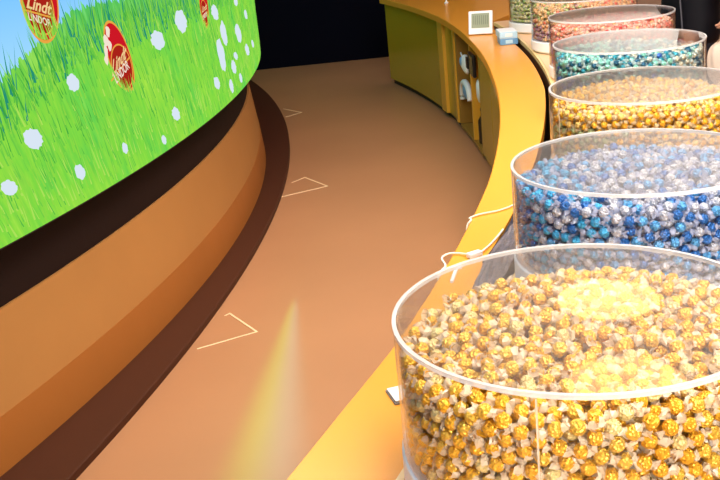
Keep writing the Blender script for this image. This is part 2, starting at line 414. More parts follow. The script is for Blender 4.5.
def ap(y, dr, z): return (xo_(y)+dr, y, z)
def panel(bm, y0, y1, d0, d1, z0, z1, n=14):
    secs = []
    for i in range(n+1):
        y = y0+(y1-y0)*i/n
        secs.append([ap(y, d0, z0), ap(y, d0, z1), ap(y, d1, z1), ap(y, d1, z0)])
    sweep(bm, secs)
def cabinet(label, y0, y1, parts):
    t = thing('counter_cabinet', label, 'cabinet', ap((y0+y1)/2, .1, 0))
    inv = t.matrix_basis.inverted()
    for nm, m, fn in parts:
        bm = bmesh.new(); fn(bm); bmesh.ops.transform(bm, matrix=Matrix.Translation(-Vector(t.location)), verts=bm.verts); obj(nm, bm, m, t)
    return t
ZK = ZTOP-.052
cabinet('long olive yellow counter cabinet at the dark far end of aisle', 7.96, 9.62, [
    ('front_panel', M_cab, lambda b: panel(b, 7.96, 9.62, .05, .07, .05, ZK)),
    ('carcass', M_cabin, lambda b: panel(b, 7.96, 9.62, .075, .22, .05, ZK)),
    ('toe_kick', M_kick, lambda b: panel(b, 7.96, 9.62, .08, .2, 0, .048))])
cabinet('slim counter cabinet with bright yellow upright post beside the open niche', 7.41, 7.95, [
    ('post', M_cabpost, lambda b: panel(b, 7.79, 7.95, .032, .07, .05, ZK, 4)),
    ('front_panel', M_cab, lambda b: panel(b, 7.475, 7.78, .055, .07, .05, ZK)),
    ('edge_strip', M_cabpost, lambda b: panel(b, 7.41, 7.465, .04, .07, .05, ZK, 3)),
    ('carcass', M_cabin, lambda b: panel(b, 7.41, 7.95, .075, .22, .05, ZK)),
    ('toe_kick', M_kick, lambda b: panel(b, 7.41, 7.95, .08, .2, 0, .048))])
cabinet('open niche cabinet under the counter with objects on its divider', 5.86, 7.40, [
    ('back_panel', M_cab, lambda b: panel(b, 6.43, 7.36, .17, .185, .055, ZK)),
    ('base_panel', M_cabin, lambda b: panel(b, 6.43, 7.36, .05, .165, .03, .05)),
    ('divider', M_cabpost, lambda b: panel(b, 6.80, 6.84, .05, .165, .052, ZK, 2)),
    ('side_panel', M_cabin, lambda b: panel(b, 7.365, 7.40, .05, .165, .052, ZK, 2)),
    ('front_panel', M_cab, lambda b: panel(b, 5.86, 6.42, .05, .165, .052, ZK, 6)),
    ('toe_kick', M_kick, lambda b: panel(b, 5.86, 7.40, .08, .16, 0, .028))])
for k, (a, b_) in enumerate(((-.5, .9), (.91, 3.4), (3.41, 5.85))):
    cabinet(('yellow counter cabinet under the near end of the counter', 'yellow counter cabinet below the nearest drums', 'yellow counter cabinet below the middle of the counter')[k], a, b_, [
        ('front_panel', M_cab, lambda b, a=a, b_=b_: panel(b, a, b_, .05, .07, .05, ZK)),
        ('carcass', M_cabin, lambda b, a=a, b_=b_: panel(b, a, b_, .075, .14, .05, ZK)),
        ('toe_kick', M_kick, lambda b, a=a, b_=b_: panel(b, a, b_, .08, .13, 0, .048))])

# raised drum shelf
shelf = thing('drum_shelf', 'raised curved shelf with dark front carrying the row of candy drums', 'shelf', (0, 0, 0))
ZS = .82
bm = bmesh.new(); arcsweep(bm, SH, [(SR+.004, 0.), (SR+.004, .795), (SR+.60, .795), (SR+.60, 0.)], -.6, 6.93); obj('body', bm, M_shelff, shelf)
bm = bmesh.new(); arcsweep(bm, SH, [(SR+.012, .796), (SR+.012, ZS), (SR+.61, ZS), (SR+.61, .796)], -.6, 6.93); obj('top_panel', bm, M_shelf, shelf)
bm = bmesh.new(); arcsweep(bm, SH, [(SR-.001, .796), (SR-.001, ZS-.0005), (SR+.011, ZS-.0005), (SR+.011, .796)], -.6, 6.93); obj('edge_lip', bm, M_lip, shelf)

# ------------------------------------------------------------------ candy drums
RIM = 1.0932; ZT = .882; RD = .28
drums = [(.3152, 1.3929), (.6326, 2.1790), (.8908, 3.0003), (1.0816, 3.8425), (1.2342, 4.6605), (1.314, 5.512), (1.339, 6.366)]
dl = ['nearest clear round drum of gold wrapped chocolates, two lamps mirrored in its lid',
      'clear round drum of blue wrapped chocolates, second from the camera',
      'clear round drum of yellow gold chocolates, behind the blue one',
      'clear round drum of teal wrapped chocolates',
      'clear round drum of coral red wrapped chocolates',
      'clear round drum of peach and green chocolates behind the red one',
      'clear round drum of pale green chocolates, farthest of the row']
bm = lathe_closed([(RD, ZT-ZS+.001), (RD, RIM-ZS-.006), (RD-.005, RIM-ZS-.006), (RD-.005, ZT-ZS+.001)]); 
proto = thing('candy_drum', dl[0], 'candy drum', (*drums[0], ZS), 0, 'candy drums along the counter')
obj('clear_wall', bm, M_glass, proto, smooth=False)
obj('rim', lathe_closed([(RD+.001, RIM-ZS-.0055), (RD+.001, RIM-ZS+.001), (RD-.0055, RIM-ZS+.001), (RD-.0055, RIM-ZS-.0055)]), M_edge, proto)
obj('lid', lathe_solid([(RD-.006, RIM-ZS-.005), (RD-.006, RIM-ZS)]), M_lid, proto)
obj('base_tray', lathe_solid([(RD-.012, .0015), (RD+.003, .012), (RD+.003, ZT-ZS-.004), (RD-.001, ZT-ZS)]), M_white, proto, bev=.002)
bm = bmesh.new(); a0 = math.radians(-105)
box(bm, -.0012, .0012, RD-.001, RD+.0008, ZT-ZS+.002, RIM-ZS-.007, Matrix.Rotation(math.radians(155.5), 4, 'Z')); obj('seam', bm, M_seam, proto)
for k in range(1, 7):
    r = proto.copy(); C.objects.link(r); r.location = (*drums[k], ZS); r.rotation_euler = (0, 0, (0, -1.2, -.9, 1.45, .9, .5, 2.)[k]); r['label'] = dl[k]
    for ch in list(proto.children):
        c = ch.copy(); C.objects.link(c); c.parent = r

# packing of balls by relaxation
def pack(seed, N, pr, heap, R=.2615):
    g = np.random.default_rng(seed)
    a = g.uniform(0, 2*PI, N); q = np.sqrt(g.uniform(0, 1, N))*R
    P = np.c_[q*np.cos(a), q*np.sin(a), g.uniform(.014, .19, N)]
    z0 = .0135
    for it in range(44):
        Q = P.astype(np.float32); n2 = (Q*Q).sum(1); D2 = n2[:, None]+n2[None]-2*(Q @ Q.T)
        I, J = np.nonzero(D2 < (2.5*pr)**2); up = I < J; I, J = I[up], J[up]
        for sub in range(4):
            d = P[I]-P[J]; l = np.sqrt((d*d).sum(1))+1e-9; ov = np.maximum(0, 2*pr-l)
            v = d/l[:, None]*(ov*.42)[:, None]
            S = np.stack([np.bincount(I, v[:, c], len(P))-np.bincount(J, v[:, c], len(P)) for c in range(3)], 1)
            P += S; P[:, 2] -= .0004 if it < 34 else 0.
            r = np.hypot(P[:, 0], P[:, 1]); k = np.minimum(1, R/np.maximum(r, 1e-9)); P[:, 0] *= k; P[:, 1] *= k
            P[:, 2] = np.minimum(np.maximum(P[:, 2], z0), heap(P[:, 0], P[:, 1]))
    return P
def heapA(x, y): 
    r2 = (x*x+y*y)/.0684
    return .190 - .020*r2*(1-.75*x/.26) + .004*np.sin(23*x+1)*np.cos(19*y) - .0
def heapB(x, y):
    r2 = (x*x+y*y)/.0684
    return .191 - .014*r2 + .003*np.sin(17*x)*np.cos(21*y+1)

def ico(sub, seed, rad):
    bm = bmesh.new(); bmesh.ops.create_icosphere(bm, subdivisions=sub, radius=rad)
    g = random.Random(seed)
    for v in bm.verts: v.co *= 1 + g.uniform(-.07, .07)
    bm.verts.ensure_lookup_table(); bm.verts.index_update()
    V = np.array([v.co[:] for v in bm.verts]); F = [tuple(v.index for v in f.verts) for f in bm.faces]; bm.free()
    return V, F
def tails(seed, n, rad):
    g = random.Random(seed); V = []; F = []
    for sgn in (1, -1):
        b = len(V)
        ph = g.uniform(0, 6)
        for lv, (x, r) in enumerate(((rad*.80, .0058), (rad*1.06, .0034), (rad*1.42, .0086), (rad*1.82, .0110))):
            for k in range(n):
                a = 2*PI*k/n+ph; w = 1 if lv < 2 else g.uniform(.6, 1.15)
                V.append((sgn*(x + (g.uniform(-.003, .004) if lv >= 2 else 0)), r*w*math.cos(a), r*w*.75*math.sin(a)))
        for lv in range(3):
            for k in range(n):
                j = (k+1) % n
                F.append((b+lv*n+k, b+lv*n+j, b+(lv+1)*n+j, b+(lv+1)*n+k))
    return np.array(V), F
BR = .0113
HI = [(ico(2, s, BR), tails(s, 8, BR)) for s in range(4)]
LO = [(ico(1, s+9, BR*1.04), tails(s+9, 5, BR)) for s in range(3)]

def rot_for(p, g, R=.2615):
    """twist axis lies along the wall near the glass and level near the top, so the tails stay inside"""
    r = math.hypot(p[0], p[1]); t = np.array([-p[1], p[0], 0])/max(r, 1e-6); ra = np.array([p[0], p[1], 0])/max(r, 1e-6)
    if r > .236: ax = t*g.choice((-1, 1)) + ra*g.uniform(-.12, .05) + np.array([0, 0, g.uniform(-.5, .5)])
    else: ax = g.normal(size=3)*np.array([1, 1, .6])
    if p[2] > .165 or p[2] < .035: ax[2] *= .25
    ax /= np.linalg.norm(ax)
    u = np.cross(ax, [0, 0, 1.]); u = u/np.linalg.norm(u) if np.linalg.norm(u) > 1e-3 else np.array([0, 1., 0])
    v = np.cross(ax, u); a = g.uniform(0, 2*PI); u2 = u*math.cos(a)+v*math.sin(a); v2 = np.cross(ax, u2)
    return np.stack([ax, u2, v2], 1)

def foil(name, rgb, rough=.28, metal=.45):
    m = mat(name, lin(*rgb), rough=rough, metal=metal, spec=.7)
    nt = m.node_tree; b = nt.nodes['Principled BSDF']
    tc = nt.nodes.new('ShaderNodeTexCoord'); vo = nt.nodes.new('ShaderNodeTexVoronoi'); vo.inputs['Scale'].default_value = 230
    bp = nt.nodes.new('ShaderNodeBump'); bp.inputs['Strength'].default_value = .75; bp.inputs['Distance'].default_value = .004
    nt.links.new(tc.outputs['Object'], vo.inputs['Vector']); nt.links.new(vo.outputs['Distance'], bp.inputs['Height']); nt.links.new(bp.outputs['Normal'], b.inputs['Normal'])
    return m
F_gold = [foil('foil_gold', (253, 188, 44), .28, .4), foil('foil_yellow_gold', (250, 200, 70)), foil('foil_pale_gold', (240, 214, 140), .35, .25)]
W_gold = film('wrapper_peach', lin(254, 230, 196), .64)
F_blue = [foil('foil_blue', (36, 104, 178)), foil('foil_light_blue', (84, 160, 216)), foil('foil_silver', (196, 198, 208)), foil('foil_sky', (60, 170, 220))]
W_blue = film('wrapper_lilac', lin(186, 194, 222), .55)

def stuff_mesh(name, P, cidx, mats, tmpl, g, label, cat, loc, group=None, scl=1.):
    """one mesh of many wrapped balls; the last material is the wrapper film"""
    VV = []; loops = []; starts = []; mi = []; nv = 0; nl = 0
    for p, c in zip(P, cidx):
        (V, F), (T, G) = tmpl[g.integers(len(tmpl))]
        Rr = rot_for(p, g)
        A = np.r_[V, T] @ Rr.T * scl + p
        r = np.hypot(A[:, 0], A[:, 1]); k = np.minimum(1, .2735/np.maximum(r, 1e-9)); A[:, 0] *= k; A[:, 1] *= k
        A[:, 2] = np.clip(A[:, 2], .0015, .2035)
        VV.append(A)
        for f in F: starts.append(nl); loops.extend(i+nv for i in f); nl += len(f); mi.append(c)
        o2 = nv+len(V)
        for f in G: starts.append(nl); loops.extend(i+o2 for i in f); nl += len(f); mi.append(len(mats)-1)
        nv += len(A)
    me = bpy.data.meshes.new(name); VV = np.concatenate(VV)
    me.vertices.add(nv); me.vertices.foreach_set('co', VV.astype(np.float32).ravel())
    me.loops.add(nl); me.loops.foreach_set('vertex_index', np.array(loops, dtype=np.int32))
    me.polygons.add(len(starts)); me.polygons.foreach_set('loop_start', np.array(starts, dtype=np.int32))
    for m in mats: me.materials.append(m)
    me.polygons.foreach_set('material_index', np.array(mi, dtype=np.int32))
    me.update(calc_edges=True); me.validate()
    o = bpy.data.objects.new(name, me); C.objects.link(o); o.location = loc
    tag(o, label, cat, group); o['kind'] = 'stuff'
    return o

def largest_in_view(P, loc, n, occluder=None):
    """which balls show largest in the camera's frame: a small depth buffer of discs"""
    W = P + np.array(loc); cw = (W-np.array([0, 0, 1.7])) @ np.array(Rm)
    zc = -cw[:, 2]; f = 1017.7; X = 360+f*cw[:, 0]/zc; Y = 240-f*cw[:, 1]/zc; r = f*BR/zc
    buf = np.full((480, 720), 1e9); idx = np.full((480, 720), -1)
    for i in np.argsort(-zc):
        x0, x1 = int(max(0, X[i]-r[i])), int(min(719, X[i]+r[i])); y0, y1 = int(max(0, Y[i]-r[i])), int(min(479, Y[i]+r[i]))
        if x1 < x0 or y1 < y0: continue
        yy, xx = np.mgrid[y0:y1+1, x0:x1+1]; mk = (xx-X[i])**2+(yy-Y[i])**2 <= r[i]**2
        idx[y0:y1+1, x0:x1+1][mk] = i
    if occluder is not None: idx[occluder] = -1
    cnt = np.bincount(idx[idx >= 0], minlength=len(P))
    return np.argsort(-cnt)[:n], cnt

ZB = ZT + .0005
PA = pack(3, 3050, .0133, heapA); PB = pack(5, 3100, .0133, heapB)
# balls deep inside a heap touch neither glass nor surface and are left out
PA, PB = [Q[(np.hypot(Q[:, 0], Q[:, 1]) > .20) | (Q[:, 2] > .115)] for Q in (PA, PB)]
def single_meshes(fm, film_m, nm):
    out = []
    for k, m in enumerate(fm):
        for (V, F), (T, G) in HI:
            b = bpy.data.meshes.new(nm); b.from_pydata(V.tolist(), [], F); b.materials.append(m)
            h = len(T)//2; tw = []
            for e in (0, 1):
                t = bpy.data.meshes.new('wrapper_twist'); t.from_pydata(T[e*h:e*h+h].tolist(), [], [tuple(i-e*h for i in f) for f in G[e*len(G)//2:(e+1)*len(G)//2]]); t.materials.append(film_m); tw.append(t)
            out.append((k, b, tw))
    return out
def individuals(P, ids, cidx, meshes, nm, label, group, loc, g):
    for i in ids:
        opts = [m for m in meshes if m[0] == cidx[i]]; _, b, t = opts[g.integers(len(opts))]
        o = bpy.data.objects.new(nm, b); C.objects.link(o); tag(o, label, 'chocolate', group)
        Rr = rot_for(P[i], g)
        o.matrix_world = Matrix.Translation(Vector(loc)+Vector(P[i])) @ Matrix(Rr.tolist()).to_4x4()
        for tm in t:
            c = bpy.data.objects.new('wrapper_twist', tm); C.objects.link(c); c.parent = o

# nearest drum: gold
loc0 = (*drums[0], ZB)
cA = rng.choice(3, len(PA), p=(.52, .33, .15))
idsA, cntA = largest_in_view(PA, loc0, 300)
individuals(PA, idsA, cA, single_meshes(F_gold, W_gold, 'wrapped_chocolate'), 'wrapped_chocolate', 'gold foil chocolate ball in clear twist wrapper, heaped in the nearest drum', 'gold wrapped chocolates in the nearest drum', loc0, rng)
restA = np.setdiff1d(np.arange(len(PA)), idsA)
stuff_mesh('chocolate_heap', PA[restA], cA[restA], F_gold+[W_gold], HI, rng, 'rest of the gold chocolate heap between and below the countable ones, nearest drum', 'chocolates', loc0)

# second drum: blue
loc1 = (*drums[1], ZB)
x = PB[:, 0]; cB = np.where(rng.uniform(size=len(PB)) < .42, 2, np.where(rng.uniform(size=len(PB)) < .5, 0, 1))
cB = np.where((x < -.13) & (rng.uniform(size=len(PB)) < .55), 3, cB)
occ = np.zeros((480, 720), bool); yy, xx = np.mgrid[0:480, 0:720]; occ[((xx-590)/194.)**2+((yy-321)/78.)**2 <= 1] = True; occ[330:, 394:] = True
idsB, cntB = largest_in_view(PB, loc1, 300, occ)
individuals(PB, idsB, cB, single_meshes(F_blue, W_blue, 'blue_wrapped_chocolate'), 'blue_wrapped_chocolate', 'blue or silver foil chocolate ball in clear wrapper, heaped in the second drum', 'blue wrapped chocolates in the second drum', loc1, rng)
restB = np.setdiff1d(np.arange(len(PB)), idsB)
stuff_mesh('blue_chocolate_heap', PB[restB], cB[restB], F_blue+[W_blue], LO, rng, 'rest of the blue chocolate heap between and below the countable ones, second drum', 'chocolates', loc1)

def rotz(P, a): return np.c_[P[:, 0]*math.cos(a)-P[:, 1]*math.sin(a), P[:, 0]*math.sin(a)+P[:, 1]*math.cos(a), P[:, 2]]
def pick(P, rules, default):
    """rules: list of (mask, choices, probability)"""
    c = rng.choice(default[0], len(P), p=default[1])
    for mk, ch, pr in rules:
        s = mk & (rng.uniform(size=len(P)) < pr); c[s] = rng.choice(ch, s.sum())
    return c
shown = [
    (2, 1.1, [(250, 190, 50), (248, 206, 110), (236, 170, 30), (176, 186, 130)], (248, 220, 170), [.45, .3, .25, 0.],
     lambda P: [((P[:, 0] < -.12) & (P[:, 2] < .12), [3], .75)], 'heap of yellow gold wrapped chocolates in the third drum from the camera'),
    (3, 2.3, [(40, 150, 170), (20, 92, 124), (140, 214, 196), (60, 110, 190), (214, 212, 190)], (190, 214, 214), [.4, .3, .22, .03, .05],
     lambda P: [((P[:, 0] < -.12) & (P[:, 2] < .1), [3], .6), ((P[:, 0] > .12) & (P[:, 2] > .1), [4], .6), ((P[:, 0] < -.05) & (P[:, 2] > .1), [2], .4)], 'heap of teal and mint wrapped chocolates'),
    (4, 3.9, [(244, 140, 124), (250, 186, 160), (226, 62, 66), (164, 120, 186), (240, 190, 130)], (250, 208, 190), [.45, .33, .14, 0., .08],
     lambda P: [((P[:, 0] < -.12) & (P[:, 2] < .09), [3], .85)], 'heap of coral, pink and red wrapped chocolates with purple at one side'),
    (5, 5.2, [(248, 196, 140), (246, 178, 130), (226, 110, 96), (168, 190, 120), (176, 132, 150)], (248, 214, 180), [.45, .38, .08, .05, .04],
     lambda P: [((P[:, 0] < -.08) & (P[:, 2] > .07), [3, 0], .75), ((P[:, 0] < -.08) & (P[:, 2] < .08), [4], .8)], 'heap of peach and pale green wrapped chocolates behind the red ones'),
    (6, .4, [(186, 198, 120), (222, 214, 160), (150, 170, 90)], (236, 228, 196), [.4, .4, .2], lambda P: [], 'heap of pale green wrapped chocolates in the farthest drum')]
for k, a, colsx, wcol, pr, rules, lab in shown:
    P = rotz(PB, a)
    fm = [foil('foil_%d_%d' % (k, i), c) for i, c in enumerate(colsx)]; wm = film('wrapper_%d' % k, lin(*wcol), .55)
    c = pick(P, rules(P), (len(colsx), pr))
    stuff_mesh('chocolate_heap', P, c, fm+[wm], LO, rng, lab, 'chocolates', (*drums[k], ZB))

# ------------------------------------------------------------------ things on the counter
ZC = ZTOP+.0005
def kp(P, dz=.08): return [(x*K, y*K, z+dz) for x, y, z in P]
# small white framed display
t = thing('desk_clock', 'small white framed digital display leaning back on the yellow counter', 'clock', (.892, 6.50, ZC), math.radians(-20)); t.scale = (.87, .87, .87)
tilt = Matrix.Rotation(math.radians(-14), 4, 'X')
bm = bmesh.new(); box(bm, -.088, .088, -.009, .009, .006, .172, tilt); obj('case', bm, M_white, t, bev=.004)
bm = bmesh.new(); box(bm, -.066, .066, -.0105, -.0095, .05, .155, tilt); obj('screen', bm, mat('lcd', (.27, .31, .21, 1), rough=.3), t)
bm = bmesh.new()
for k, x0 in enumerate((-.05, -.022, .008, .036)):
    for (a, b_, c_, d_) in ((0, .004, .075, .14), (.014, .018, .075, .14)):
        box(bm, x0+a, x0+b_, -.0112, -.0106, c_, d_, tilt)
obj('digit_segments', bm, mat('lcd_dark', (.12, .15, .10, 1), rough=.4), t)
bm = bmesh.new(); box(bm, -.03, .03, .046, .052, 0, .09, Matrix.Rotation(math.radians(6), 4, 'X')); obj('prop_foot', bm, M_white, t)

M_lb = mat('pale_blue_card', lin(176, 214, 236), rough=.45); M_wb = mat('white_card', (.8, .84, .88, 1), rough=.45); M_db = mat('deep_blue_card', lin(96, 150, 196), rough=.45)
for k, (z, dx, rz, lab) in enumerate(((ZC, .0, -.06, 'blue flat carton lying on the counter beneath the paler one'), (ZC+.0385, -.004, -.02, 'pale blue flat carton lying on top of another carton'))):
    t = thing('carton', lab, 'box', (.988+dx, 6.06, z), rz)
    bm = bmesh.new(); box(bm, -.052, .052, -.085, .085, 0, .036); obj('box_body', bm, M_db if k == 0 else M_lb, t, bev=.002)
    bm = bmesh.new(); box(bm, -.05, .05, -.083, .083, .0362, .0375); obj('top_label', bm, M_wb, t)
    bm = bmesh.new(); box(bm, -.02, .022, -.0865, -.0855, .008, .028); obj('front_label', bm, M_wb if k else M_lb, t)

# modelled rod standing in for a reflection far down the counter
t = thing('reflection_rod', 'pale rod with round foot imitating a reflection far down the counter', 'stand', (.908, 8.58, ZC))
obj('foot', lathe_solid([(.016, 0), (.018, .006), (.012, .012)], 20), M_white, t)
obj('rod', lathe_solid([(.006, .0125), (.005, .16)], 12), M_white, t)

# cables
M_cable = mat('white_cable', (.9, .82, .66, 1), rough=.4)
bm = bmesh.new(); tube(bm, smooth_path([(.505, 2.91, .804), (.46, 2.85, .804), (.41, 2.81, .8045), (.35, 2.79, .8045), (.318, 2.765, .8045), (xo_(2.745)+.004, 2.745, .8055), (xo_(2.735)-.006, 2.735, .792), (xo_(2.72)-.007, 2.72, .76), (xo_(2.69)-.006, 2.69, .71)]), .0026)
tag(obj('cable', bm, M_cable), 'white cable crossing the counter left of the blue drum and dropping over its edge', 'cable')
t = thing('cable', 'white cable looping on the counter behind the nearest drum with a plug block', 'cable', (0, 0, 0))
bm = bmesh.new(); tube(bm, smooth_path([(xo_(2.34)-.007, 2.34, .72), (xo_(2.35)-.008, 2.35, .77), (xo_(2.365)-.006, 2.365, .798), (xo_(2.39)+.004, 2.39, .807), (.204, 2.452, .806), (.225, 2.483, .805), (.25, 2.479, .805), (.268, 2.462, .807), (.29, 2.457, .807)]), .0027); obj('lead', bm, M_cable, t)
bm = bmesh.new(); tube(bm, smooth_path([(.305, 2.463, .8065), (.34, 2.525, .8045), (.372, 2.59, .8045), (.392, 2.635, .8045)]), .0027); obj('lead', bm, M_cable, t)
bm = bmesh.new(); box(bm, -.020, .020, -.010, .010, 0, .014, Matrix.Translation((.288, 2.452, .8008)) @ Matrix.Rotation(.5, 4, 'Z')); obj('plug_block', bm, M_white, t, bev=.003)
# white strip lying on the counter
bm = bmesh.new(); box(bm, -.004, .004, -.05, .05, 0, .005, Matrix.Translation((.222, 2.335, ZC)) @ Matrix.Rotation(-.25, 4, 'Z'))
box(bm, -.013, .013, .042, .052, .0, .006, Matrix.Translation((.222, 2.335, ZC)) @ Matrix.Rotation(-.25, 4, 'Z'))
tag(obj('adapter_clip', bm, M_white), 'small white T-shaped clip lying on the counter behind the nearest drum', 'clip')

# grey folded plastic bag lying against the shelf
M_bag = mat('grey_plastic', lin(104, 98, 104), rough=.35, bump=.5, bscale=30, vary=.12, vscale=20)
M_navy = mat('navy_edge', (.012, .014, .03, 1), rough=.4)
t = thing('plastic_bag', 'crumpled grey plastic bag with dark edge lying between the two nearest drums', 'bag', (0, 0, 0))
def bag(bm, Lp, Rp, z0, th, amp, seed):
    g = random.Random(seed); n = 26; secs = []
    for i in range(n+1):
        f = i/n*(len(Lp)-1); k = min(int(f), len(Lp)-2); q = f-k
        l = Vector(Lp[k]).lerp(Vector(Lp[k+1]), q); r = Vector(Rp[k]).lerp(Vector(Rp[k+1]), q)
        top = []
        for j in range(11):
            w = j/10; p = l.lerp(r, w)
            z = z0 + th*math.sin(PI*min(1, .08+w*.9))**.5 + g.uniform(-amp, amp)
            top.append((p.x, p.y, max(z0+.001, z)))
        secs.append(top + [(r.x, r.y, z0), (l.x, l.y, z0)])
    sweep(bm, secs)
bm = bmesh.new(); bag(bm, [(.470, 2.80), (.446, 2.72), (.405, 2.61), (.315, 2.41), (.238, 2.18), (.195, 2.07)], [(.512, 2.77), (.486, 2.69), (.442, 2.56), (.368, 2.36), (.288, 2.14), (.22, 2.02)], .808, .010, .004, 3); obj('bag_body', bm, M_bag, t, smooth=False)
bm = bmesh.new(); bag(bm, [(.456, 2.815), (.430, 2.72), (.388, 2.60), (.300, 2.40)], [(.51, 2.80), (.48, 2.70), (.43, 2.58), (.35, 2.38)], .8008, .006, .001, 4); obj('dark_edge', bm, M_navy, t)

# white price card at the foot of the nearest drum
t = thing('price_card', 'white price card lying on the counter under the left side of the nearest drum', 'card', (.062, 1.735, ZC), .25)
bm = bmesh.new(); box(bm, -.036, .045, -.03, .03, 0, .0035); obj('holder', bm, mat('card_holder', (.25, .24, .23, 1), rough=.4), t)
bm = bmesh.new(); box(bm, -.034, .045, -.028, .028, .0036, .0055, Matrix.Translation((0, 0, .002))); obj('card', bm, M_white, t)

# niche contents
M_tissue = mat('white_cloth', (.80, .86, .9, 1), rough=.6, bump=.3, bscale=40); M_bluep = mat('light_blue_print', lin(120, 170, 220), rough=.5)
M_blk = mat('black_plastic', (.012, .012, .014, 1), rough=.35); M_btl = mat('dark_bottle', (.02, .018, .012, 1), rough=.25)
def np_(y, dr, z): return Vector(ap(y, dr, z))
t = thing('card_reader', 'black upright handset with brown face fixed high on the niche divider', 'handset', np_(6.67, .045, .52), 0)
bm = bmesh.new(); box(bm, -.012, .012, -.115, .115, 0, .145); obj('case', bm, M_blk, t, bev=.008)
bm = bmesh.new(); box(bm, -.0135, -.0125, -.10, .05, .015, .13); obj('face', bm, mat('handset_face', (.20, .15, .06, 1), rough=.2), t)
bm = bmesh.new(); box(bm, -.022, -.010, .08, .165, .03, .10); obj('mount', bm, M_blk, t)
def clothlump(w, h, d, seed, spikes):
    g = random.Random(seed); bm = bmesh.new(); bmesh.ops.create_icosphere(bm, subdivisions=3, radius=1)
    for v in bm.verts:
        a = math.atan2(v.co.z, v.co.y); k = 1 + spikes*math.sin(3*a+seed) + g.uniform(-.08, .08)
        v.co = Vector((v.co.x*d, v.co.y*w*k, v.co.z*h*k+h))
    return bm
t = thing('paper_bag', 'small white and blue crumpled paper bag hanging beside the black handset', 'bag', np_(7.03, .05, .485), 0)
obj('bag_body', clothlump(.15, .06, .028, 2, .2), M_tissue, t, smooth=True)
bm = bmesh.new(); bmesh.ops.create_icosphere(bm, subdivisions=2, radius=.035); bmesh.ops.transform(bm, matrix=Matrix.Translation((-.019, .02, .07)) @ Matrix.Diagonal((.45, 1.8, 1, 1)), verts=bm.verts); obj('blue_print', bm, M_bluep, t, smooth=True)
bm = bmesh.new(); tube(bm, smooth_path([(0, .13, .085), (0, .2, .10), (.01, .27, .09), (.02, .30, .05)]), .006); obj('hook', bm, M_tissue, t)
t = thing('napkin_dispenser', 'white arched holder around a pale blue disc, low in the niche', 'holder', np_(7.10, .06, .235), 0)
bm = bmesh.new(); pts = smooth_path([(0, .235, .0), (0, .235, .05), (0, .19, .12), (0, .06, .155), (0, -.08, .15), (0, -.17, .12), (0, -.20, .07)], 6); tube(bm, pts, .022, 10); obj('arch', bm, M_tissue, t, smooth=True)
bm = bmesh.new(); bmesh.ops.create_icosphere(bm, subdivisions=3, radius=1)
for v in bm.verts: v.co = Vector((v.co.x*.018-.002, v.co.y*.14+.02, v.co.z*.055+.10))
obj('disc', bm, M_bluep, t, smooth=True)
bm = bmesh.new(); box(bm, .020, .03, -.2, .24, .06, .075); obj('bracket', bm, M_cabpost, t)
t = thing('folded_cloth', 'white folded cloth low in the niche, right of the divider', 'cloth', np_(6.56, .07, .36), 0)
obj('cloth_body', clothlump(.10, .07, .02, 5, .18), M_tissue, t, smooth=True)
for k, (y, h, lab) in enumerate(((6.92, .20, 'dark bottle left of the divider on the niche floor'), (6.70, .24, 'tall dark bottle right of the divider on the niche floor'), (6.56, .13, 'short dark bottle with white cap on the niche floor'))):
    t = thing('bottle', lab, 'bottle', np_(y, .10, .0505), 0, 'dark bottles in the niche')
    obj('bottle_body', lathe_solid([(.032, 0), (.034, .01), (.034, h*.65), (.014, h*.8), (.014, h*.92)], 24), M_btl, t, smooth=True)
    obj('cap', lathe_solid([(.017, h*.921), (.017, h)], 20), M_white if k == 2 else M_blk, t)

# ------------------------------------------------------------------ person behind the drums
def skin(name, chain, m, parent=None, sub=2):
    """chain: list of (key, parent key, position, (rx, ry))"""
    me = bpy.data.meshes.new(name); idx = {k: i for i, (k, *_r) in enumerate(chain)}
    me.from_pydata([c[2] for c in chain], [(idx[c[1]], idx[c[0]]) for c in chain if c[1]], [])
    o = bpy.data.objects.new(name, me); C.objects.link(o)
    sk = o.modifiers.new('skin', 'SKIN'); sk.use_smooth_shade = True; sk.branch_smoothing = .6
    for v, c in zip(me.skin_vertices[0].data, chain): v.radius = c[3]
    me.skin_vertices[0].data[0].use_root = True
    s = o.modifiers.new('sub', 'SUBSURF'); s.levels = sub; s.render_levels = sub
    me.materials.append(m)
    if parent: o.parent = parent
    return o
PX, PY, YAW = 2.25, 6.57, math.radians(-58)      # local -y is the way the person faces; turned towards the drums
M_skin = mat('skin', lin(226, 170, 140), rough=.5); M_coat = mat('black_padded_coat', (.003, .003, .006, 1), rough=.6, spec=.2, vary=.3, vscale=3)
M_coatedge = mat('coat_zip', (.05, .05, .065, 1), rough=.5); M_trs = mat('navy_trousers', (.012, .014, .026, 1), rough=.7); M_shoe = mat('black_shoe', (.01, .01, .01, 1), rough=.4); M_hair = mat('dark_hair', (.02, .012, .008, 1), rough=.5)
per = thing('person', 'person in a black padded coat standing behind the drums, holding a cream bag', 'person', (PX, PY, 0), YAW)
